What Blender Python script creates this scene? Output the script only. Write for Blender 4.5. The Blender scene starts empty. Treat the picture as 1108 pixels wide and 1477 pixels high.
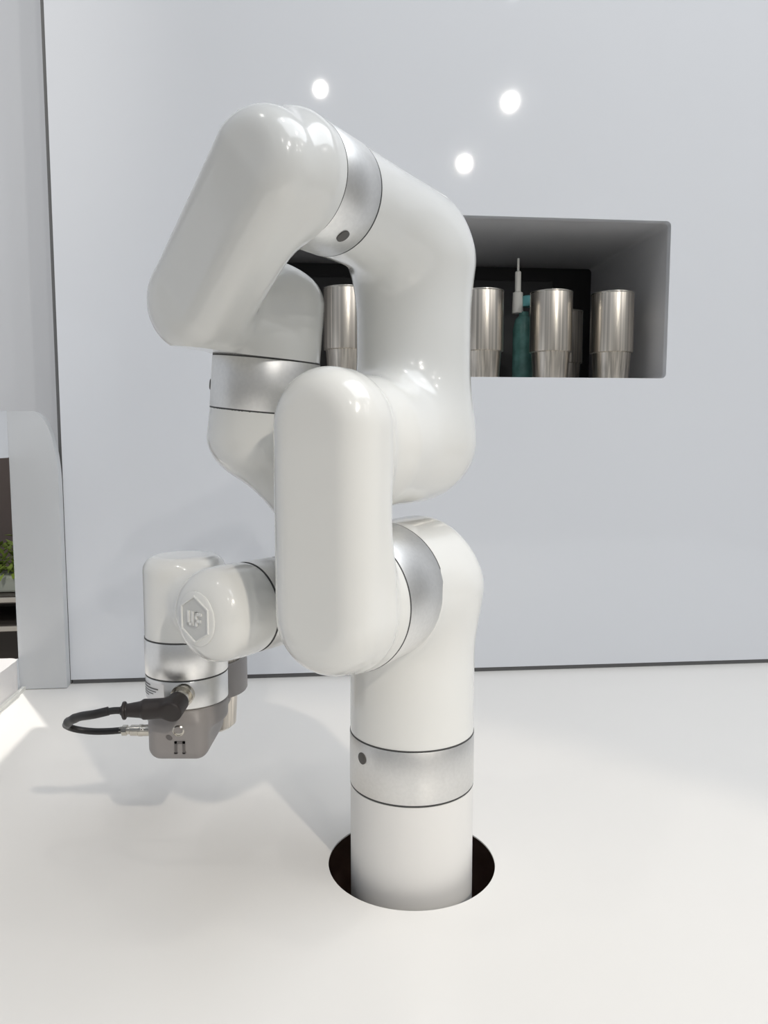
import bpy, bmesh, math, random
import numpy as np
from mathutils import Vector, Matrix

random.seed(4); np.random.seed(4)
C = bpy.context.scene.collection
S = bpy.context.scene

# ------------------------------------------------------------------ camera
cam = bpy.data.cameras.new('camera'); camo = bpy.data.objects.new('camera', cam); C.objects.link(camo)
camo.location = (0, 0, .4405); camo.rotation_euler = (math.radians(90 - 5.5), 0, 0)
cam.sensor_fit = 'VERTICAL'; cam.sensor_height = 36; cam.lens = 36 * 1100 / 1477
cam.clip_start = .02; cam.clip_end = 60
S.camera = camo

# ------------------------------------------------------------------ world, lamps, exposure
W = bpy.data.worlds.new('hall'); S.world = W; W.use_nodes = True
wn = W.node_tree; wn.nodes.clear()
wo = wn.nodes.new('ShaderNodeOutputWorld'); wb = wn.nodes.new('ShaderNodeBackground')
tc = wn.nodes.new('ShaderNodeTexCoord'); sx = wn.nodes.new('ShaderNodeSeparateXYZ')
wr = wn.nodes.new('ShaderNodeValToRGB')
wn.links.new(tc.outputs['Generated'], sx.inputs[0])
mr = wn.nodes.new('ShaderNodeMapRange'); mr.inputs[1].default_value = -1; mr.inputs[2].default_value = 1
wn.links.new(sx.outputs[2], mr.inputs[0]); wn.links.new(mr.outputs[0], wr.inputs[0])
el = wr.color_ramp.elements
el[0].position = .42; el[0].color = (.62, .61, .585, 1)
el[1].position = .85; el[1].color = (.84, .90, 1.0, 1)
wn.links.new(wr.outputs[0], wb.inputs[0]); wb.inputs[1].default_value = .43
wn.links.new(wb.outputs[0], wo.inputs[0])

def lamp_spot(name, loc, aim, power, size=1.6, blend=.4, radius=.05, color=(1, .97, .92)):
    d = bpy.data.lights.new(name, 'SPOT'); d.energy = power; d.spot_size = size; d.spot_blend = blend
    d.shadow_soft_size = radius; d.color = color
    o = bpy.data.objects.new(name, d); C.objects.link(o); o.location = loc
    o.rotation_euler = (Vector(aim) - Vector(loc)).to_track_quat('-Z', 'Y').to_euler()
    return o
AIM = (0, .85, .25)
for lx, ly, pw in [(.31, -2.19, 14), (1.53, -2.13, 52), (1.57, -3.25, 54)]:
    lamp_spot('hall_and_fill_spot', (lx, ly, 2.6), AIM, pw, 1.2, .6, .034)
for lx, ly in [(3.6, -1.9), (2.75, -1.0), (2.75, .1), (3.9, -1.0), (.31, .2), (-.9, .1), (1.5, .2)]:
    lamp_spot('hall_and_fill_spot', (lx, ly, 2.6), AIM, 9, 1.4, .6, .03)
# second head on the right-hand track, its beam edge falling across the counter
lamp_spot('counter_spotlight', (1.60, -2.13, 2.6), (.10, .10, 0), 180, .40, .10, .05, (1, .90, .76))
# broad soft ceiling panel, right of the booth
pa = bpy.data.lights.new('ceiling_panel', 'AREA'); pa.shape = 'RECTANGLE'; pa.size = 2.8; pa.size_y = 1.6; pa.energy = 42; pa.color = (.92, .96, 1)
pao = bpy.data.objects.new('ceiling_panel', pa); C.objects.link(pao); pao.location = (1.3, .45, 2.85)
pao.rotation_euler = (Vector((.7, .85, .2)) - Vector(pao.location)).to_track_quat('-Z', 'Y').to_euler()
# narrow lamp outside the pick-up window, shining in through its opening
lamp_spot('window_spotlight', (-.800, 1.528, .93), (-.70, 1.168, 0), 30, .455, .06, .008)
lamp_spot('hall_and_fill_spot', (-.45, -1.2, 2.95), (-1.15, 1.6, .9), 130, .50, .7, .04)  # added fill with no known fixture, brightens the far left panel
S.view_settings.view_transform = 'Standard'; S.view_settings.look = 'None'
S.view_settings.exposure = -0.08; S.view_settings.gamma = 1; S.view_settings.use_curve_mapping = False

# ------------------------------------------------------------------ materials
def mat(name, col, rough=.5, metal=0, coat=0, noise=0, nscale=8, spec=.5, bump=0, stretch=None, trans=0, col2=None):
    m = bpy.data.materials.new(name); m.use_nodes = True
    t = m.node_tree; b = t.nodes['Principled BSDF']
    b.inputs['Base Color'].default_value = (*col, 1)
    b.inputs['Roughness'].default_value = rough; b.inputs['Metallic'].default_value = metal
    b.inputs['Coat Weight'].default_value = coat; b.inputs['Coat Roughness'].default_value = .03
    b.inputs['Specular IOR Level'].default_value = spec
    b.inputs['Transmission Weight'].default_value = trans
    if noise or bump or col2:
        tx = t.nodes.new('ShaderNodeTexCoord'); mp = t.nodes.new('ShaderNodeMapping')
        t.links.new(tx.outputs['Object'], mp.inputs[0])
        if stretch: mp.inputs['Scale'].default_value = stretch
        n = t.nodes.new('ShaderNodeTexNoise'); n.inputs['Scale'].default_value = nscale; n.inputs['Detail'].default_value = 5
        t.links.new(mp.outputs[0], n.inputs['Vector'])
        if noise or col2:
            r = t.nodes.new('ShaderNodeValToRGB')
            r.color_ramp.elements[0].position = .3; r.color_ramp.elements[1].position = .7
            c2 = col2 if col2 else tuple(min(1, c * (1 + noise)) for c in col)
            c1 = col if col2 else tuple(c * (1 - noise) for c in col)
            r.color_ramp.elements[0].color = (*c1, 1); r.color_ramp.elements[1].color = (*c2, 1)
            t.links.new(n.outputs[0], r.inputs[0]); t.links.new(r.outputs[0], b.inputs['Base Color'])
        if bump:
            bp = t.nodes.new('ShaderNodeBump'); bp.inputs['Strength'].default_value = bump; bp.inputs['Distance'].default_value = .001
            t.links.new(n.outputs[0], bp.inputs['Height']); t.links.new(bp.outputs[0], b.inputs['Normal'])
    return m
M = {
    'shell': mat('white_gloss_plastic', (.78, .78, .755), .16, 0, .6),
    'base': mat('white_satin_plastic', (.80, .79, .77), .42),
    'alu': mat('brushed_aluminium', (.80, .795, .78), .42, 1, noise=.03, nscale=300),
    'alu2': mat('bright_aluminium', (.86, .855, .84), .33, 1, noise=.02, nscale=300),
    'seam': mat('dark_seam', (.05, .05, .05), .6),
    'plug': mat('dark_plug', (.09, .085, .08), .5),
    'panel': mat('wall_panel', (.72, .735, .765), .035, 0, 0, noise=.008, nscale=2.5),
    'panel_shade': mat('shaded_panel', (.60, .61, .62), .35, noise=.02, nscale=4),  # panel tone darkened, the plate's shade is put into the colour
    'counter': mat('counter_laminate', (.815, .792, .755), .30, noise=.01, nscale=3),
    'niche': mat('niche_grey', (.56, .56, .57), .35),
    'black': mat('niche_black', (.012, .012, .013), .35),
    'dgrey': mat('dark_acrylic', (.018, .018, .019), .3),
    'gap_shade': mat('shadow_gap', (.13, .13, .13), .6),  # flat dark tone for the shade in the gaps around the panel
    'brown': mat('cavity_brown', (.42, .29, .24), .5, noise=.2, nscale=20),
    'grip': mat('gripper_grey', (.285, .268, .262), .42, noise=.02, nscale=60),
    'gripd': mat('gripper_mark', (.13, .12, .118), .5),
    'cable': mat('cable_rubber', (.012, .011, .011), .42),
    'plugb': mat('plug_plastic', (.022, .017, .016), .45),
    'nickel': mat('nickel', (.62, .59, .53), .22, 1),
    'steel': mat('brushed_steel', (.68, .63, .56), .30, 1, noise=.38, nscale=16, stretch=(14, 14, .05)),
    'label': mat('label_white', (.78, .78, .79), .5),
    'ink': mat('label_ink', (.12, .12, .12), .6),
    'badge': mat('badge_plastic', (.60, .605, .59), .3),
    'outer': mat('brown_wall', (.30, .235, .21), .6, noise=.08, nscale=6),
    'leaf': mat('leaf_green', (.30, .40, .07), .5, noise=.3, nscale=12),
    'pot': mat('planter_pale', (.55, .58, .50), .4),
    'shelf': mat('shelf_dark', (.10, .085, .075), .4),
    'strip': mat('shelf_edge', (.72, .66, .58), .3),
    'tray': mat('tray_white', (.80, .77, .75), .35),
    'teal': mat('teal_plastic', (.12, .38, .40), .3),
    'white': mat('white_plastic', (.78, .77, .72), .35),
    'bottle': mat('bottle_green', (.10, .24, .22), .15, noise=.3, nscale=40),
}

# ------------------------------------------------------------------ helpers
def put(name, me, m, parent=None, smooth=False, angle=None):
    o = bpy.data.objects.new(name, me); C.objects.link(o)
    if m: me.materials.append(m)
    if smooth:
        me.polygons.foreach_set('use_smooth', [True] * len(me.polygons))
        if angle: me.set_sharp_from_angle(angle=math.radians(angle))
    if parent: o.parent = parent
    return o
def obj(name, bm, m, parent=None, smooth=False, angle=None):
    bmesh.ops.recalc_face_normals(bm, faces=bm.faces)
    me = bpy.data.meshes.new(name); bm.to_mesh(me); bm.free()
    return put(name, me, m, parent, smooth, angle)
def tag(o, label=None, cat=None, group=None, kind=None):
    if label: o['label'] = label
    if cat: o['category'] = cat
    if group: o['group'] = group
    if kind: o['kind'] = kind
    return o
def empty(name, loc=(0, 0, 0), rz=0):
    o = bpy.data.objects.new(name, None); C.objects.link(o); o.location = loc; o.rotation_euler = (0, 0, rz)
    o.empty_display_size = .02; return o
def box(bm, c, s, mtx=None, bevel=0, seg=2):
    r = bmesh.ops.create_cube(bm, size=1); vs = r['verts']
    bmesh.ops.scale(bm, vec=s, verts=vs); bmesh.ops.translate(bm, vec=c, verts=vs)
    if bevel:
        es = list({e for v in vs for e in v.link_edges})
        rb = bmesh.ops.bevel(bm, geom=es, offset=bevel, segments=seg, affect='EDGES', profile=.5)
        vs = list({v for f in rb['faces'] for v in f.verts} | {v for v in vs if v.is_valid})
    if mtx is not None: bmesh.ops.transform(bm, matrix=mtx, verts=vs)
    return vs
def frame(p, d, up=(0, 0, 1)):
    d = Vector(d).normalized(); up = Vector(up)
    if abs(d.dot(up)) > .99: up = Vector((1, 0, 0))
    x = up.cross(d).normalized(); y = d.cross(x)
    return Matrix(((x.x, y.x, d.x, p[0]), (x.y, y.y, d.y, p[1]), (x.z, y.z, d.z, p[2]), (0, 0, 0, 1)))
def lathe(bm, prof, mtx=None, n=64, cap=True):
    rings = []
    for r, z in prof:
        if r < 1e-6: rings.append([bm.verts.new((0, 0, z))])
        else: rings.append([bm.verts.new((r * math.cos(2 * math.pi * i / n), r * math.sin(2 * math.pi * i / n), z)) for i in range(n)])
    for a, b in zip(rings, rings[1:]):
        for i in range(n):
            j = (i + 1) % n
            if len(a) == 1 and len(b) == 1: continue
            if len(a) == 1: bm.faces.new((a[0], b[i], b[j]))
            elif len(b) == 1: bm.faces.new((a[i], a[j], b[0]))
            else: bm.faces.new((a[i], a[j], b[j], b[i]))
    if cap:
        for rg in (rings[0], rings[-1]):
            if len(rg) > 1: bm.faces.new(rg)
    vs = [v for r in rings for v in r]
    if mtx is not None: bmesh.ops.transform(bm, matrix=mtx, verts=vs)
    return vs
def tube(bm, pts, r, n=12, sub=8):
    P = [Vector(p) for p in pts]; path = []
    for i in range(len(P) - 1):
        p0 = P[max(i - 1, 0)]; p1 = P[i]; p2 = P[i + 1]; p3 = P[min(i + 2, len(P) - 1)]
        for k in range(sub):
            t = k / sub
            path.append(.5 * ((2 * p1) + (p2 - p0) * t + (2 * p0 - 5 * p1 + 4 * p2 - p3) * t * t + (3 * p1 - p0 - 3 * p2 + p3) * t ** 3))
    path.append(P[-1]); rings = []; up = Vector((.1, .2, 1)).normalized()
    for i, p in enumerate(path):
        d = (path[min(i + 1, len(path) - 1)] - path[max(i - 1, 0)]).normalized()
        x = up.cross(d).normalized(); y = d.cross(x); up = y
        rr = r(i / (len(path) - 1)) if callable(r) else r
        rings.append([bm.verts.new(p + rr * (math.cos(2 * math.pi * k / n) * x + math.sin(2 * math.pi * k / n) * y)) for k in range(n)])
    for a, b in zip(rings, rings[1:]):
        for k in range(n): bm.faces.new((a[k], a[(k + 1) % n], b[(k + 1) % n], b[k]))
    bm.faces.new(rings[0]); bm.faces.new(rings[-1])
def poly_plate(bm, outer, holes, depth, mtx=None, hole_depth=None):
    """flat plate in local xy facing +z with holes; depth goes to -z"""
    loops = []
    for lp in [outer] + holes:
        vs = [bm.verts.new((x, y, 0)) for x, y in lp]; loops.append(vs)
        for i in range(len(vs)): bm.edges.new((vs[i], vs[(i + 1) % len(vs)]))
    bmesh.ops.triangle_fill(bm, use_beauty=True, use_dissolve=False, edges=bm.edges[:], normal=(0, 0, 1))
    for li, vs in enumerate(loops):
        lo = [bm.verts.new((v.co.x, v.co.y, -depth)) for v in vs]
        for i in range(len(vs)):
            j = (i + 1) % len(vs); bm.faces.new((vs[i], vs[j], lo[j], lo[i]))
    if mtx is not None: bmesh.ops.transform(bm, matrix=mtx, verts=bm.verts[:])
def rrect(x0, x1, y0, y1, r, n=6):
    out = []
    for cx, cy, a in ((x1 - r, y1 - r, 0), (x0 + r, y1 - r, 90), (x0 + r, y0 + r, 180), (x1 - r, y0 + r, 270)):
        for k in range(n + 1):
            t = math.radians(a + 90 * k / n); out.append((cx + r * math.cos(t), cy + r * math.sin(t)))
    return out

# ---- signed distance shapes, meshed by surface nets and snapped onto the exact surface
def A3(v): return np.array(v, float)
def sd_cyl(p, a, b, r, rd=0.0):
    a, b = A3(a), A3(b); L = np.linalg.norm(b - a); d = (b - a) / L
    q = p - (a + b) / 2; t = q @ d; rad = np.linalg.norm(q - t[:, None] * d, axis=1)
    u = np.stack([rad - (r - rd), np.abs(t) - (L / 2 - rd)], 1)
    return np.minimum(u.max(1), 0) + np.linalg.norm(np.maximum(u, 0), axis=1) - rd
def sd_cap(p, a, b, r, r2=None):
    a, b = A3(a), A3(b); ab = b - a; h = np.clip(((p - a) @ ab) / (ab @ ab), 0, 1)
    rr = r if r2 is None else r + (r2 - r) * h
    return np.linalg.norm(p - a - h[:, None] * ab, axis=1) - rr
def sd_stadium(p, a, b, r, hx, rd, r2=None):
    """plate whose outline is a stadium from a to b seen along local x, half thickness hx, edges rounded by rd"""
    a, b = A3(a), A3(b); ab = (b - a)[1:]; h = np.clip(((p[:, 1:] - a[1:]) @ ab) / (ab @ ab), 0, 1)
    rr = r if r2 is None else r + (r2 - r) * h
    d2 = np.linalg.norm(p[:, 1:] - a[1:] - h[:, None] * ab, axis=1) - (rr - rd)
    xc = a[0] + (b[0] - a[0]) * h
    dx = np.abs(p[:, 0] - xc) - (hx - rd)
    u = np.stack([d2, dx], 1)
    return np.minimum(u.max(1), 0) + np.linalg.norm(np.maximum(u, 0), axis=1) - rd
def sd_box(p, c, h, rd, ax=None):
    q = p - A3(c)
    if ax is not None: q = q @ np.array(ax).T
    q = np.abs(q) - (A3(h) - rd)
    return np.minimum(q.max(1), 0) + np.linalg.norm(np.maximum(q, 0), axis=1) - rd
def smin(a, b, k):
    h = np.maximum(k - np.abs(a - b), 0) / k
    return np.minimum(a, b) - h * h * h * k / 6
def trim(me, cuts):
    """slice a shell cleanly at its joint faces: (point, outward normal, condition on the face centre)"""
    bm = bmesh.new(); bm.from_mesh(me)
    for co, no, cond in cuts:
        fs = [f for f in bm.faces if cond is None or cond(f.calc_center_median())]
        geom = fs + list({e for f in fs for e in f.edges}) + list({v for f in fs for v in f.verts})
        r = bmesh.ops.bisect_plane(bm, geom=geom, dist=1e-7, plane_co=co, plane_no=no, clear_outer=True)
        if cond is None:
            rim = [e for e in r['geom_cut'] if isinstance(e, bmesh.types.BMEdge) and e.is_boundary]
            if rim:
                nf = bmesh.ops.edgeloop_fill(bm, edges=rim)['faces']
                for e in {e for f in nf for e in f.edges}: e.smooth = False
    bm.to_mesh(me); bm.free(); return me
def half(p, o, n): return (p - A3(o)) @ (A3(n) / np.linalg.norm(n))

def sdf_mesh(name, f, lo, hi, h):
    lo, hi = A3(lo), A3(hi); n = np.ceil((hi - lo) / h).astype(int) + 1
    ax = [lo[i] + h * np.arange(n[i]) for i in range(3)]
    G = np.stack(np.meshgrid(*ax, indexing='ij'), -1).reshape(-1, 3)
    V = f(G).reshape(n); s = V < 0
    cs = [(i, j, k) for i in (0, 1) for j in (0, 1) for k in (0, 1)]
    sl = lambda A, c: A[c[0]:n[0] - 1 + c[0], c[1]:n[1] - 1 + c[1], c[2]:n[2] - 1 + c[2]]
    cnt = sum(sl(s, c).astype(int) for c in cs); act = (cnt > 0) & (cnt < 8)
    idx = -np.ones(act.shape, int); I = np.argwhere(act); idx[act] = np.arange(len(I))
    vals = {c: sl(V, c)[act] for c in cs}
    acc = np.zeros((len(I), 3)); num = np.zeros(len(I))
    for c in cs:
        for d in range(3):
            if c[d] == 0:
                e = list(c); e[d] = 1; a, b = vals[c], vals[tuple(e)]
                x = (a < 0) != (b < 0); t = np.where(x, a / np.where(x, a - b, 1), 0)
                pt = np.tile(A3(c), (len(I), 1)); pt[:, d] = t
                acc[x] += pt[x]; num += x
    P = lo + h * (I + acc / num[:, None])
    eps = h * .05
    for _ in range(5):
        v = f(P); g = np.stack([(f(P + eps * np.eye(3)[d]) - f(P - eps * np.eye(3)[d])) / (2 * eps) for d in range(3)], 1)
        g2 = np.maximum((g * g).sum(1), .2); st = -(v / g2)[:, None] * g
        ln = np.linalg.norm(st, axis=1, keepdims=True); st *= np.minimum(1, h * .6 / np.maximum(ln, 1e-9)); P = P + st
    Q = []
    for d in range(3):
        a, b = (d + 1) % 3, (d + 2) % 3
        s0 = [slice(None)] * 3; s1 = [slice(None)] * 3
        s0[d] = slice(0, n[d] - 1); s1[d] = slice(1, n[d])
        for q in (a, b): s0[q] = s1[q] = slice(1, n[q] - 1)
        x = s[tuple(s0)] != s[tuple(s1)]; inside = s[tuple(s0)][x]
        E = np.argwhere(x); E[:, a] += 1; E[:, b] += 1
        def cell(da, db):
            K = E.copy(); K[:, a] -= da; K[:, b] -= db; return idx[K[:, 0], K[:, 1], K[:, 2]]
        q = np.stack([cell(1, 1), cell(0, 1), cell(0, 0), cell(1, 0)], 1)
        q[~inside] = q[~inside][:, ::-1]; Q.append(q)
    Q = np.concatenate(Q)
    me = bpy.data.meshes.new(name); me.from_pydata(P.tolist(), [], Q.tolist()); me.validate(); me.update()
    return me

# ------------------------------------------------------------------ setting
YAW = math.radians(5.63); Y0 = 1.392
def WL(s, z, off=0):          # point on the back wall: s along it, z up, off behind its face
    return Vector((math.cos(YAW) * s - math.sin(YAW) * off, Y0 + math.sin(YAW) * s + math.cos(YAW) * off, z))
WM = Matrix(((math.cos(YAW), 0, math.sin(YAW), 0), (math.sin(YAW), 0, -math.cos(YAW), Y0), (0, 1, 0, 0), (0, 0, 0, 1)))
# WM maps (s, z, toward camera) to the world
def wbox(bm, s0, s1, z0, z1, o0, o1, bevel=0):   # offs behind the face
    return box(bm, ((s0 + s1) / 2, (z0 + z1) / 2, -(o0 + o1) / 2), (s1 - s0, z1 - z0, o1 - o0), WM, bevel)

BX, BY = .0285, .757
NS0, NS1, NZ0, NZ1 = -.215, .530, .5525, .8375
bm = bmesh.new()
nl = rrect(NS0, NS1, NZ0, NZ1, .009)
poly_plate(bm, [(-.566, .0085), (1.7, .0085), (1.7, 1.75), (-.566, 1.75)], [nl], .014, WM)
wall = tag(obj('wall_back', bm, M['panel']), kind='structure')
bm = bmesh.new()
dp = .40; vf = [bm.verts.new(WM @ Vector((x, y, -.0141))) for x, y in nl]; vb = [bm.verts.new(WM @ Vector((x, y, -dp))) for x, y in nl]
for i in range(len(nl)):
    j = (i + 1) % len(nl); bm.faces.new((vf[i], vf[j], vb[j], vb[i]))
obj('niche_lining', bm, M['niche'], wall)
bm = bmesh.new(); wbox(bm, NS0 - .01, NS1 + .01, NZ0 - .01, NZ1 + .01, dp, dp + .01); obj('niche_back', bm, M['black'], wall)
bm = bmesh.new(); wbox(bm, -.564, 1.7, .0, .012, .004, .016); tag(obj('shade_strip_base', bm, M['gap_shade']), kind='structure')  # dark strip in place of the shade under the raised panel
bm = bmesh.new(); wbox(bm, -.5725, -.5655, 0, 1.75, .004, .03); tag(obj('shade_strip_side', bm, M['gap_shade']), kind='structure')  # dark strip in place of the shade in the panel's side gap
# far left wall panel, behind the pick-up window
bm = bmesh.new(); wbox(bm, -2.6, -.60, .475, 2.1, .26, .28); wbox(bm, -.71, -.60, .10, .475, .26, .28); tag(obj('wall_left_rear', bm, M['panel']), kind='structure')
bm = bmesh.new(); wbox(bm, -2.6, -.30, -.6, .9, 1.1, 1.12); tag(obj('wall_outside', bm, M['outer']), kind='structure')

# plate greyed to carry its shade, with one rounded top corner, standing in front of the wall
def plate_outline():
    o = [(-.6465, .001), (-.5665, .001), (-.5665, .36)]
    for k in range(13):
        t = math.radians(90 * k / 12); o.append((-.610 + .0435 * math.cos(t) ** .8, .36 + .127 * math.sin(t)))
    o.append((-.6465, .487)); return o
bm = bmesh.new(); poly_plate(bm, plate_outline(), [], .020, WM @ Matrix.Translation((0, 0, .022)))
tag(obj('wall_left_return', bm, M['panel_shade']), kind='structure')
# side wall with the pick-up opening: local x toward the camera, z up
bm = bmesh.new()
SM = Matrix(((math.sin(YAW), 0, math.cos(YAW), 0), (-math.cos(YAW), 0, math.sin(YAW), 0), (0, 1, 0, 0), (0, 0, 0, 1)))
sp = WL(-.6466, 0, -.022); SM = Matrix.Translation(sp) @ SM
poly_plate(bm, [(0, 0), (.75, 0), (.75, .487), (0, .487), (0, .408), (.19, .408), (.19, .056), (0, .056)], [], .012, SM)
tag(obj('wall_left', bm, M['panel']), kind='structure')
# sill slab through the opening, its rounded end toward the corner
bm = bmesh.new()
sl = [(.30, -.20), (.30, .004)] + [(.004 + .018 * (1 - math.sin(math.radians(a))), .004 - .018 * (1 - math.cos(math.radians(a)))) for a in range(0, 91, 15)] + [(.004, -.20)]
v0 = [bm.verts.new(SM @ Vector((x, .004, y))) for x, y in sl]; v1 = [bm.verts.new(SM @ Vector((x, .0585, y))) for x, y in sl]
for i in range(len(sl)): j = (i + 1) % len(sl); bm.faces.new((v0[i], v0[j], v1[j], v1[i]))
bm.faces.new(v1); bm.faces.new(v0)
tag(obj('window_sill', bm, M['tray']), 'white sill slab with a rounded corner in the pick-up window at the left edge', 'sill')
bm = bmesh.new(); box(bm, (.40, .60, -.036), (.74, .22, .04), SM, .006)
tag(obj('light_blocker', bm, M['panel']), kind='structure')   # added unseen box, stops the window lamp leaking over the wall
bm = bmesh.new(); box(bm, (.30, .003, .007), (.60, .006, .006), SM); tag(obj('trim_2', bm, M['white']), kind='structure')

# shelf rack with planter beyond the opening
def at(px, D, z): return Vector(((px - 554) / 1100 * D, D, z))
t = tag(empty('shelf_rack', (-1.02, 1.92, 0), math.radians(8)), 'dark shelf rack with two pale metal edges seen through the pick-up window', 'shelf')
for z in (-.022, .052):
    bm = bmesh.new(); box(bm, (0, .10, z - .02), (.8, .24, .02)); obj('shelf_board', bm, M['shelf'], t)
    bm = bmesh.new(); box(bm, (0, -.03, z - .018), (.8, .012, .012), bevel=.002); obj('shelf_edge', bm, M['strip'], t)
for x in (-.41, .41):
    bm = bmesh.new(); box(bm, (x, .10, -.2), (.03, .24, .56)); obj('side_frame', bm, M['shelf'], t)
bm = bmesh.new(); box(bm, (0, .21, -.2), (.8, .01, .56)); obj('back_board', bm, M['shelf'], t)
pl = tag(empty('leafy_planter', (-1.0, 1.99, .043), math.radians(8)), 'pale trough planter full of small green leaves on the shelf rack', 'plant')
bm = bmesh.new(); box(bm, (0, 0, .022), (.62, .09, .044), bevel=.006); obj('trough', bm, M['pot'], pl)
bm = bmesh.new()
for k in range(900):
    c = Vector((random.uniform(-.3, .3), random.gauss(0, .028), .042 + abs(random.gauss(.035, .026))))
    L = random.uniform(.010, .02); mt = Matrix.Translation(c) @ Matrix.Rotation(random.uniform(0, 6.3), 4, 'Z') @ Matrix.Rotation(random.uniform(-1, 1), 4, 'X')
    vs = [bm.verts.new(mt @ Vector(q)) for q in ((0, -L, 0), (L * .5, 0, .003), (0, L, 0), (-L * .5, 0, .003))]
    bm.faces.new((vs[0], vs[1], vs[2])); bm.faces.new((vs[0], vs[2], vs[3]))
tag(obj('foliage', bm, M['leaf'], pl), kind='stuff')

# ------------------------------------------------------------------ counter
ct = tag(empty('counter', (0, 0, 0)), 'white counter top with a round cut-out around the robot base', 'counter')
bm = bmesh.new()
hole = [(BX + .0003 + .0868 * math.cos(2 * math.pi * k / 96), BY + .005 + .0868 * math.sin(2 * math.pi * k / 96)) for k in range(96)]
poly_plate(bm, [(-.70, -.30), (1.75, -.30), (1.75, 1.62), (-.70, 1.27 + .09)], [hole], .0016)
obj('counter_top', bm, M['counter'], ct)
bm = bmesh.new()
x0, x1, y0, y1, zb = BX - .20, BX + .20, BY - .20, BY + .20, -.24
for a, b in (((x0, y0), (x1, y0)), ((x1, y0), (x1, y1)), ((x1, y1), (x0, y1)), ((x0, y1), (x0, y0))):
    bm.faces.new([bm.verts.new(q) for q in ((*a, -.0018), (*b, -.0018), (*b, zb), (*a, zb))])
bm.faces.new([bm.verts.new(q) for q in ((x0, y0, zb), (x1, y0, zb), (x1, y1, zb), (x0, y1, zb))])
obj('cavity_lining', bm, M['brown'], ct)
bm = bmesh.new(); lathe(bm, [(.105, -.13), (.105, -.12), (.0, -.12)], Matrix.Translation((BX, BY, 0)), 48); obj('mounting_plate', bm, M['plug'], ct)
for k in range(6):
    a = math.radians(25 + 60 * k); bm = bmesh.new()
    lathe(bm, [(.006, -.12), (.006, -.113), (.003, -.113), (.003, -.116), (0, -.116)], Matrix.Translation((BX + .085 * math.cos(a), BY + .085 * math.sin(a), 0)), 12)
    obj('bolt', bm, M['nickel'], ct)
for (dx, dy, sx_, sy_) in ((.105, .03, .05, .03), (-.105, -.01, .04, .05)):
    bm = bmesh.new(); box(bm, (BX + dx, BY + dy, -.09), (sx_, sy_, .035), bevel=.003); obj('bracket', bm, M['plug'], ct)

# ------------------------------------------------------------------ robot arm
PHI = math.radians(30)
n_ = Vector((-math.sin(PHI), -math.cos(PHI), 0)); v_ = Vector((math.cos(PHI), -math.sin(PHI), 0))
robot = tag(empty('robot_arm', (BX, BY, 0), math.atan2(n_.y, n_.x)), 'glossy white six-joint robot arm with silver joint rings rising from the counter cut-out', 'robot arm')
def LO(p):            # world point to the robot's own axes
    q = Vector(p) - Vector((BX, BY, 0)); return Vector((q.dot(n_), q.dot(v_), q.z))
def LD(d): d = Vector(d); return Vector((d.dot(n_), d.dot(v_), d.z))
SH = M['shell']
def shell(name, f, lo, hi, h=.0032, m=None, parent=robot, cuts=()):
    return put(name, trim(sdf_mesh(name, f, lo, hi, h), cuts), m or SH, parent, True)
def ring(name, a, b, r, m=None, plug=None, parent=robot):
    a, b = Vector(a), Vector(b); d = b - a; L = d.length; bm = bmesh.new()
    lathe(bm, [(r - .006, .001), (r + .0001, .001), (r + .0005, .0016), (r + .0005, L - .0016), (r + .0001, L - .001), (r - .006, L - .001)], frame(a, d), 128)
    o = obj(name, bm, m or M['alu'], parent, True, 40)
    bm = bmesh.new(); lathe(bm, [(r - .007, -.0004), (r + .0003, -.0004), (r + .0003, L + .0004), (r - .007, L + .0004)], frame(a, d), 128)
    # narrow dark joint line showing at both ends of the ring
    obj('joint_seam', bm, M['seam'], o, True, 40)
    if plug:
        pd, t, rr = plug; pd = Vector(pd); dn = d.normalized(); pd = (pd - pd.dot(dn) * dn).normalized()
        bm = bmesh.new(); lathe(bm, [(rr, -.006), (rr, .0012), (rr * .8, .0016), (0, .0010)], frame(a + dn * t + pd * r, pd), 24)
        obj('screw_plug', bm, M['plug'], o, True, 40)
    return o

R1, R2 = .063, .05
ZS, ZB, ZE = .300, .437, .634
RE = .046
bm = bmesh.new(); lathe(bm, [(R1, -.12), (R1, .091), (R1 - .01, .097)], None, 128); obj('base_column', bm, M['base'], robot, True, 40)
ring('base_ring', (0, 0, .092), (0, 0, .1466), R1, plug=(LD((-.78, -.62, 0)), .038, .0058))
def f_shoulder(p):
    a = sd_cyl(p, (0, 0, .05), (0, 0, ZS + .012), R1, .02); b = np.minimum(sd_cyl(p, (-.046, 0, ZS), (.04, 0, ZS), R1, .034), sd_cyl(p, (-.008, 0, ZS), (.066, 0, ZS), R1, .003))
    d = smin(a, b, .045)
    return d
shell('shoulder_housing', f_shoulder, (-.09, -.08, .12), (.11, .08, .39), cuts=[((0, 0, .1464), (0, 0, -1), None)])
ring('shoulder_ring', (.057, 0, ZS), (.122, 0, ZS), R1)
def f_upper(p):
    st = sd_stadium(p, (.156, .009, ZS - .004), (.156, .009, ZB + .012), .0488, .031, .026)
    a = sd_cyl(p, (.09, 0, ZS), (.130, 0, ZS), R1, .006)
    d = smin(st, a, .004 + .052 * np.clip((p[:, 0] - .1225) / .022, 0, 1))
    b = sd_cyl(p, (-.030, 0, ZB), (.128, 0, ZB), .059, .036)
    d = smin(d, b, .045)
    t = sd_cyl(p, (-.001, 0, ZB - .03), (-.001, 0, ZE), .0555, .03)
    e = sd_cyl(p, (-.042, 0, ZE), (.22, 0, ZE), RE, .036)
    te = smin(t, e, .06)
    d = smin(d, te, .045)
    return d
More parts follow.
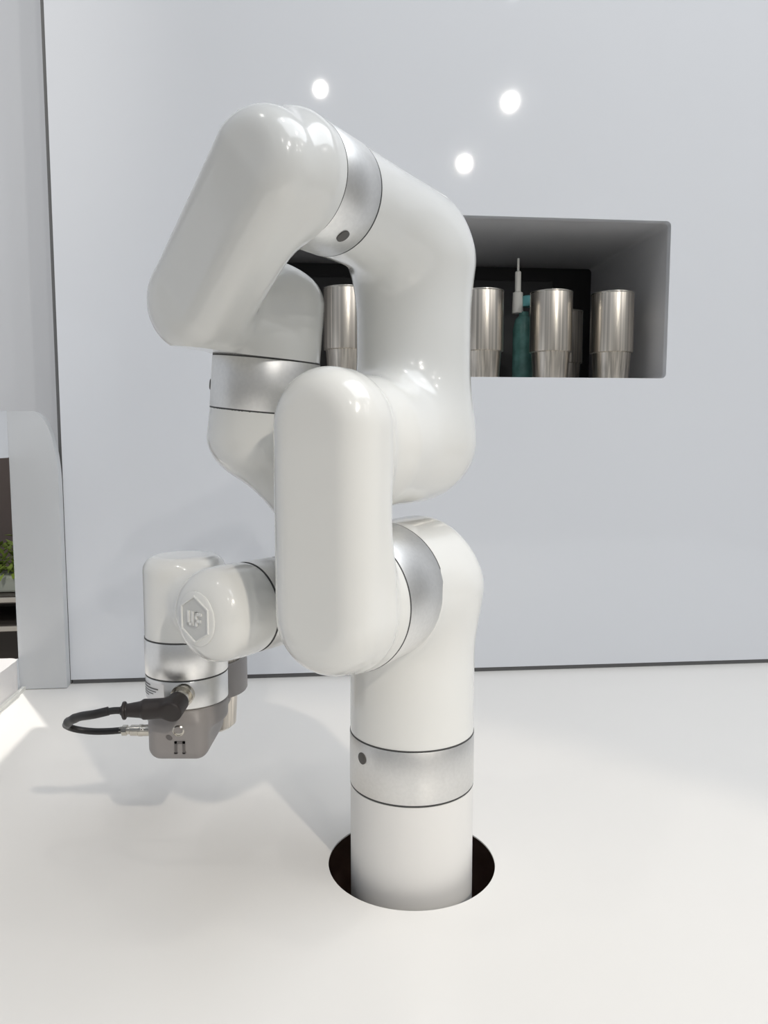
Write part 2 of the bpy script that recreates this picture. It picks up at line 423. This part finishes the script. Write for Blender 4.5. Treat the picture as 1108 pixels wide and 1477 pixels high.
shell('upper_arm', f_upper, (-.09, -.085, .21), (.235, .085, .71), cuts=[((.1222, 0, 0), (-1, 0, 0), lambda c: c.z < .374), ((.1398, 0, 0), (1, 0, 0), lambda c: c.z > .54)])
ring('elbow_ring', (.140, 0, ZE), (.190, 0, ZE), RE, plug=(LD((.35, -.5, -.85)), .024, .0055))
# forearm joint housing, slanted plate plus the stub that carries the next ring
TL = math.radians(6); J4 = A3((.092, -.110, .4907)); dn4 = A3((0, -math.sin(TL), -math.cos(TL)))
def f_elbow(p):
    st = sd_stadium(p, (.2215, 0, .630), (.196, -.0925, .551), .0420, .031, .023, .0415)
    a = sd_cyl(p, (.16, 0, ZE), (.216, 0, ZE), RE, .016)
    d = smin(st, a, .026)
    j = sd_cyl(p, J4 - dn4 * .106, J4 + dn4 * .05, R2, .03)
    k = sd_cyl(p, (.092, -.100, .553), (.19, -.098, .552), .043, .02)
    d = smin(d, smin(j, k, .04), .02)
    return d
shell('elbow_housing', f_elbow, (.03, -.18, .47), (.265, .07, .705), cuts=[(J4 - dn4 * .0246, dn4, None), ((.1902, 0, 0), (-1, 0, 0), lambda c: math.hypot(c.y, c.z - ZE) < RE + .006)])
ring('forearm_ring', J4 - dn4 * .0245, J4 + dn4 * .0245, R2, plug=(LD((-1, -.12, 0)), .028, .005))
# forearm: cup under the ring, narrow neck, wrist socket
E5 = Vector((-.616, -.788, 0)); P5 = Vector((-.134, .718, .279)); e5 = A3(LD(E5)); p5 = A3(LO(P5)); R5 = .0435
c4 = J4 + dn4 * .0245
q1 = A3(LO((-.071, .754, .395))); q2 = A3(LO((-.046, .775, .305))); q0 = c4 + dn4 * .030
def f_fore(p):
    d = sd_cyl(p, c4 - dn4 * .06, c4 + dn4 * .052, R2, .026)
    nk = smin(sd_cap(p, q0, q1, .040), sd_cap(p, q1, q2, .040), .03)
    d = smin(d, nk, .03)
    s5 = sd_cyl(p, p5 - e5 * .02, p5 - e5 * .11, R5, .02)
    d = smin(d, smin(s5, sd_cap(p, q2, p5 - e5 * .085, .04), .03), .03)
    return d
lo5 = np.minimum.reduce([c4, q1, q2, p5 - e5 * .11]) - .075; hi5 = np.maximum.reduce([c4, q1, q2, p5 - e5 * .11]) + .075
hi5 = hi5 + A3((0, 0, .02))
shell('forearm', f_fore, lo5, hi5, cuts=[(c4 + dn4 * .0001, -dn4, None), (p5 - e5 * .0422, e5, lambda c: np.linalg.norm(np.cross(A3(c) - p5, e5)) < R5 + .001)])
ring('wrist_pitch_ring', p5 - e5 * .042, p5 - e5 * .004, R5)
J6w = Vector((-.2068, .7815, 0)); j6 = A3(LO(J6w)); R6 = .0418
Z6a, Z6b, Z6c = .238, .199, .1697
def f_wrist(p):
    a = sd_cyl(p, p5 - e5 * .02, p5 + e5 * .056, R5, .022)
    b = sd_cyl(p, j6 + A3((0, 0, .19)), j6 + A3((0, 0, .321)), R6, .015)
    k = sd_cap(p, p5 + e5 * .016, (p5 + e5 * .016) * .45 + (j6 + A3((0, 0, .279))) * .55, .037, .033)
    d = smin(smin(b, k, .022), a, .02)
    return d
mn = np.minimum(p5 + e5 * .056, j6 + A3((0, 0, .28))); mx = np.maximum(p5 + e5 * .056, j6 + A3((0, 0, .28)))
wrist = shell('wrist_housing', f_wrist, np.minimum(mn, p5) - .075, np.maximum(mx, p5) + .062, .0026, cuts=[((0, 0, Z6a + .0001), (0, 0, -1), lambda c: math.hypot(c.x - j6[0], c.y - j6[1]) < R6 + .004), (p5 - e5 * .0038, -e5, lambda c: np.linalg.norm(np.cross(A3(c) - p5, e5)) < R5 + .004)])
wr_ = ring('wrist_roll_ring', j6 + A3((0, 0, Z6b)), j6 + A3((0, 0, Z6a)), R6, M['alu2'])
# tool flange with its rating label and the cable socket
bm = bmesh.new(); lathe(bm, [(R6 - .01, Z6c), (R6 - .001, Z6c), (R6, Z6c + .001), (R6, Z6b - .0015), (R6 - .001, Z6b)], Matrix.Translation(j6), 96)
flange = obj('tool_flange', bm, M['alu2'], robot, True, 40)
def patch(bm, a0, a1, z0, z1, r, n=10):
    g = [[bm.verts.new((j6[0] + r * math.cos(a0 + (a1 - a0) * i / n), j6[1] + r * math.sin(a0 + (a1 - a0) * i / n), z)) for i in range(n + 1)] for z in (z0, z1)]
    for i in range(n): bm.faces.new((g[0][i], g[0][i + 1], g[1][i + 1], g[1][i]))
def lang(dx, dy): d = LD((dx, dy, 0)); return math.atan2(d.y, d.x)
a0, a1 = lang(-1, -.05), lang(-.33, -1)
if a1 < a0 - math.pi: a1 += 2 * math.pi
if a1 > a0 + math.pi: a1 -= 2 * math.pi
bm = bmesh.new(); patch(bm, a0, a1, .1765, .1955, R6 + .0003); obj('rating_label', bm, M['label'], flange)
bm = bmesh.new()
for k, (z, w0, w1) in enumerate([(.1925, .04, .62), (.1895, .04, .86), (.1868, .04, .8), (.1842, .04, .72), (.1816, .04, .55)]):
    patch(bm, a0 + (a1 - a0) * w0, a0 + (a1 - a0) * w1, z - .0005, z + (.0009 if k < 2 else .0004), R6 + .0006, 8)
obj('label_print', bm, M['ink'], flange)
# badge on the wrist cap: raised disc, hexagon outline and the two raised letters
cb = p5 + e5 * .0558; fb = frame(cb, e5)
badge_bm = bmesh.new(); lathe(badge_bm, [(.0252, -.004), (.0252, .0012), (.0240, .0022), (.0, .0022)], fb, 48)
badge = obj('maker_badge', badge_bm, SH, robot, True, 40); 
bm = bmesh.new()
hx = lambda r, z, k: fb @ Vector((r * math.sin(math.radians(60 * k)), r * math.cos(math.radians(60 * k)), z))
for k in range(6):
    q = [hx(.0222, .0021, k), hx(.0222, .0021, k + 1), hx(.0198, .0021, k + 1), hx(.0198, .0021, k)]
    u = [hx(.0217, .0034, k), hx(.0217, .0034, k + 1), hx(.0203, .0034, k + 1), hx(.0203, .0034, k)]
    a = [bm.verts.new(x) for x in q]; b = [bm.verts.new(x) for x in u]
    for i in range(4): j = (i + 1) % 4; bm.faces.new((a[i], a[j], b[j], b[i]))
    bm.faces.new(b)
obj('hexagon_rim', bm, SH, badge)
bm = bmesh.new()
hf = [bm.verts.new(hx(.0197, .00235, k)) for k in range(6)]; bm.faces.new(hf); obj('badge_face', bm, M['badge'], badge)
bm = bmesh.new(); lw = .0026
for (x0, x1, y0, y1) in [(-.0095, -.0095 + lw, -.006, .0072), (-.0095, -.0012, -.006, -.006 + lw), (-.0036, -.0036 + lw, -.006, .0072),
                         (.0014, .0014 + lw, -.006, .0066), (.0014, .0102, .0040, .0040 + lw), (.0014, .0090, -.0022, -.0022 + lw)]:
    box(bm, ((x0 + x1) / 2, (y0 + y1) / 2, .0029), (x1 - x0, y1 - y0, .0014), fb)
obj('badge_letters', bm, SH, badge)

# gripper
gz = .117
def f_grip(p):
    a = sd_cyl(p, j6 + A3((0, 0, .148)), j6 + A3((0, 0, .1715)), R6 - .0005, .004)
    gx = A3(LD((1, 0, 0))); gy = A3(LD((0, 1, 0)))
    b = sd_box(p, j6 + A3((0, 0, .141)) - gx * .0015 + gy * .002, (.0305, .046, .0245), .013, (gx, gy, (0, 0, 1)))
    d = smin(a, b, .012)
    arm = sd_box(p, j6 + A3((0, 0, .150)) + gx * .014 + gy * .050, (.016, .030, .014), .006, (gx, gy, (0, 0, 1)))
    d = smin(d, arm, .01)
    return np.maximum(d, half(p, j6 + A3((0, 0, .1693)), (0, 0, 1)))
grip = shell('gripper', f_grip, j6 + A3((-.10, -.10, .105)), j6 + A3((.10, .10, .185)), .0024, M['grip'])
CUPW = Vector((-.2085, .872, .1045)); cl = A3(LO(CUPW))
bm = bmesh.new()
lathe(bm, [(.0414, .148), (.0465, .148), (.0475, .150), (.0475, .184), (.0465, .186), (.0414, .186), (.0414, .148)], Matrix.Translation((cl[0], cl[1], 0)), 64, cap=False)
obj('clamp_ring', bm, M['grip'], grip, True, 40)
# front face marks and screw; the face looks to the viewer (world -y)
gx = Vector(LD((1, 0, 0))); gy = Vector(LD((0, 1, 0))); J6v = Vector(j6)
def face_pt(dx, z, out=0): return J6v + gx * dx - gy * (.0440 + out) + Vector((0, 0, z))
bm = bmesh.new(); lathe(bm, [(.0058, -.003), (.0058, .0008), (.0046, .0016), (.0046, .0006), (0, .0004)], frame(face_pt(.0015, .1500), -gy), 24)
obj('screw', bm, M['nickel'], grip, True, 40)
FM = Matrix((( gx.x, 0, -gy.x, 0), (gx.y, 0, -gy.y, 0), (0, 1, 0, 0), (0, 0, 0, 1)))
FM = Matrix.Translation(face_pt(.0025, .1325)) @ FM
bm = bmesh.new(); mk = .0024
for (x0, x1, y0, y1) in [(-.0052, -.0052 + mk, -.0062, .0066), (-.0052, .0052, .0066 - mk, .0066), (.0052 - mk, .0052, -.0062, .0066)]:
    box(bm, ((x0 + x1) / 2, (y0 + y1) / 2, 0.0003), (x1 - x0, y1 - y0, .0012), FM)
box(bm, (-.0042, -.0056, .0003), (.0036, .0012, .0012), FM); box(bm, (.0042, -.0056, .0003), (.0036, .0012, .0012), FM)
obj('letter_mark', bm, M['gripd'], grip)
bm = bmesh.new(); lathe(bm, [(.0023, -.0006), (.0023, .0009), (0, .0009)], FM @ Matrix.Translation((-.0105, .0105, 0)) @ Matrix.Rotation(-.6, 4, 'Z') @ Matrix.Scale(1.5, 4, (1, 0, 0)), 20)
obj('leaf_mark', bm, M['gripd'], grip)
# side air fitting for the cable
sc_ = J6v - gx * .030 + Vector((0, 0, .141)) - gy * .020
bm = bmesh.new(); lathe(bm, [(.0075, -.006), (.0075, .003), (.0058, .003), (.0058, .012), (.0062, .0125), (.0062, .0155), (.0056, .016), (.0056, .024), (.0042, .025), (.0042, .029)], frame(sc_, -gx), 24)
fit = obj('cable_socket', bm, M['nickel'], grip, True, 40)
bm = bmesh.new(); lathe(bm, [(.0055, .028), (.0055, .033), (.0035, .034), (.0035, .036)], frame(sc_, -gx), 6); obj('socket_nut', bm, M['nickel'], grip)
# plug on the flange and the cable loop back to the gripper
cb0 = face_pt(.006, .186, -.004)
pd = Vector(LD((-.12, -1, -.22))).normalized()
bm = bmesh.new(); lathe(bm, [(.0115, -.002), (.0115, .004), (.0095, .004), (.0095, .006), (.0090, .006), (.0090, .011), (.0095, .011), (.0095, .014), (.008, .015)], frame(cb0, pd), 24)
cable_plug = obj('cable_plug', bm, M['nickel'], robot, True, 40)
pe = cb0 + pd * .024
side = Vector(LD((-1, -.10, -.03))).normalized()
def f_plug(p):
    d = smin(sd_cyl(p, cb0 + pd * .011, pe + pd * .010, .0105, .002), sd_cyl(p, pe - side * .002, pe + side * .030, .0098, .002), .006)
    d = smin(d, sd_cap(p, pe + side * .028, pe + side * .046, .0085, .0062), .004)
    return np.minimum(d, sd_cyl(p, pe + side * .0455, pe + side * .0485, .0088, .001))
shell('plug_body', f_plug, np.minimum(pe, pe + side * .05) - .03, np.maximum(pe, pe + side * .05) + .03, .0014, M['plugb'], cable_plug)
bm = bmesh.new()
s1 = sc_ - gx * .034
zz = lambda dx, dy, z: J6v + gx * dx + gy * dy + Vector((0, 0, z))
path = [pe + side * .047, pe + side * .058 + Vector((0, 0, .0005)), zz(-.072, -.070, .1765), zz(-.090, -.062, .171), zz(-.1045, -.050, .162), zz(-.1135, -.036, .153), zz(-.1150, -.026, .1465), zz(-.108, -.020, .1415), zz(-.094, -.018, .139), zz(-.078, -.019, .1395), s1]
tube(bm, path, .0034, 14, 10)
obj('signal_cable', bm, M['cable'], robot, True)
# thicker black wrap on the upper stretch of the cable
bm = bmesh.new()
tube(bm, [path[1] + side * .004] + path[2:6], lambda t: .0043 + .0006 * math.exp(-((t - .80) / .05) ** 2) + .0004 * math.exp(-((t - .6) / .05) ** 2), 14, 14)
obj('cable_wrap', bm, M['cable'], robot, True)

# ------------------------------------------------------------------ tumblers, bottle and dark box
def tumbler(name='steel_tumbler'):
    t = empty(name)
    bm = bmesh.new()
    lathe(bm, [(0, .0), (.030, .0), (.0335, .003), (.0365, .0500), (.0368, .0520), (.0405, .0535), (.0408, .058), (.0402, .1645), (.0396, .1665), (.0386, .1660), (.0384, .060), (.034, .054), (.031, .006), (0, .006)], None, 64, cap=False)
    obj('cup_body', bm, M['steel'], t, True, 35)
    bm = bmesh.new(); lathe(bm, [(.0404, .1635), (.0408, .165), (.0404, .1665), (.0392, .1668), (.0392, .1635)], None, 64, cap=False)
    obj('cup_lip', bm, M['nickel'], t, True, 50)
    return t
def dup(root, loc, rz, label):
    r = root.copy(); C.objects.link(r); r.location = loc; r.rotation_euler = (0, 0, rz); r['label'] = label
    for ch in list(root.children):
        c = ch.copy(); C.objects.link(c); c.parent = r
    return r
cup0 = tumbler(); cup0.location = CUPW
tag(cup0, 'steel tumbler held in the grey gripper clamp', 'tumbler')
ZN = NZ0 + .0005
front = [(-.066, 'steel tumbler in the wall niche, seen between the two white arm links', 1.2),
         (.196, 'steel tumbler in the wall niche, partly behind the white upper arm', .3),
         (.331, 'steel tumbler in the wall niche, just right of the pump bottle', 2.1),
         (.4530, 'steel tumbler nearest the right wall of the niche', 4.0)]
for s, lab, rz in front:
    d = dup(cup0, WL(s, ZN, .075), rz, lab); d['group'] = 'steel tumblers in the wall niche'
for s, lab, rz in [(.430, 'shadowed steel tumbler behind the gap between the two right niche tumblers', .9)]:
    d = dup(cup0, WL(s, ZN, .290), rz, lab); d['group'] = 'steel tumblers in the wall niche'
b0 = WL(.2965, ZN, .142); pb = tag(empty('pump_bottle', b0), 'green pump bottle with a white nozzle among the niche tumblers', 'bottle')
bm = bmesh.new(); lathe(bm, [(0, 0), (.020, 0), (.022, .003), (.022, .105), (.018, .125), (.010, .133), (.010, .14), (0, .14)], None, 40); obj('bottle_body', bm, M['bottle'], pb, True, 40)
bm = bmesh.new(); lathe(bm, [(0, .133), (.0125, .133), (.0125, .152), (.009, .154), (0, .154)], Matrix.Translation((.008, 0, .018)), 24); obj('teal_cap', bm, M['teal'], pb, True, 40)
bm = bmesh.new(); lathe(bm, [(0, .138), (.011, .138), (.010, .178), (.006, .180), (.006, .218), (.0045, .220), (.0025, .221), (.0025, .245), (0, .245)], Matrix.Translation((-.013, 0, .0)), 24); obj('pump_nozzle', bm, M['white'], pb, True, 40)
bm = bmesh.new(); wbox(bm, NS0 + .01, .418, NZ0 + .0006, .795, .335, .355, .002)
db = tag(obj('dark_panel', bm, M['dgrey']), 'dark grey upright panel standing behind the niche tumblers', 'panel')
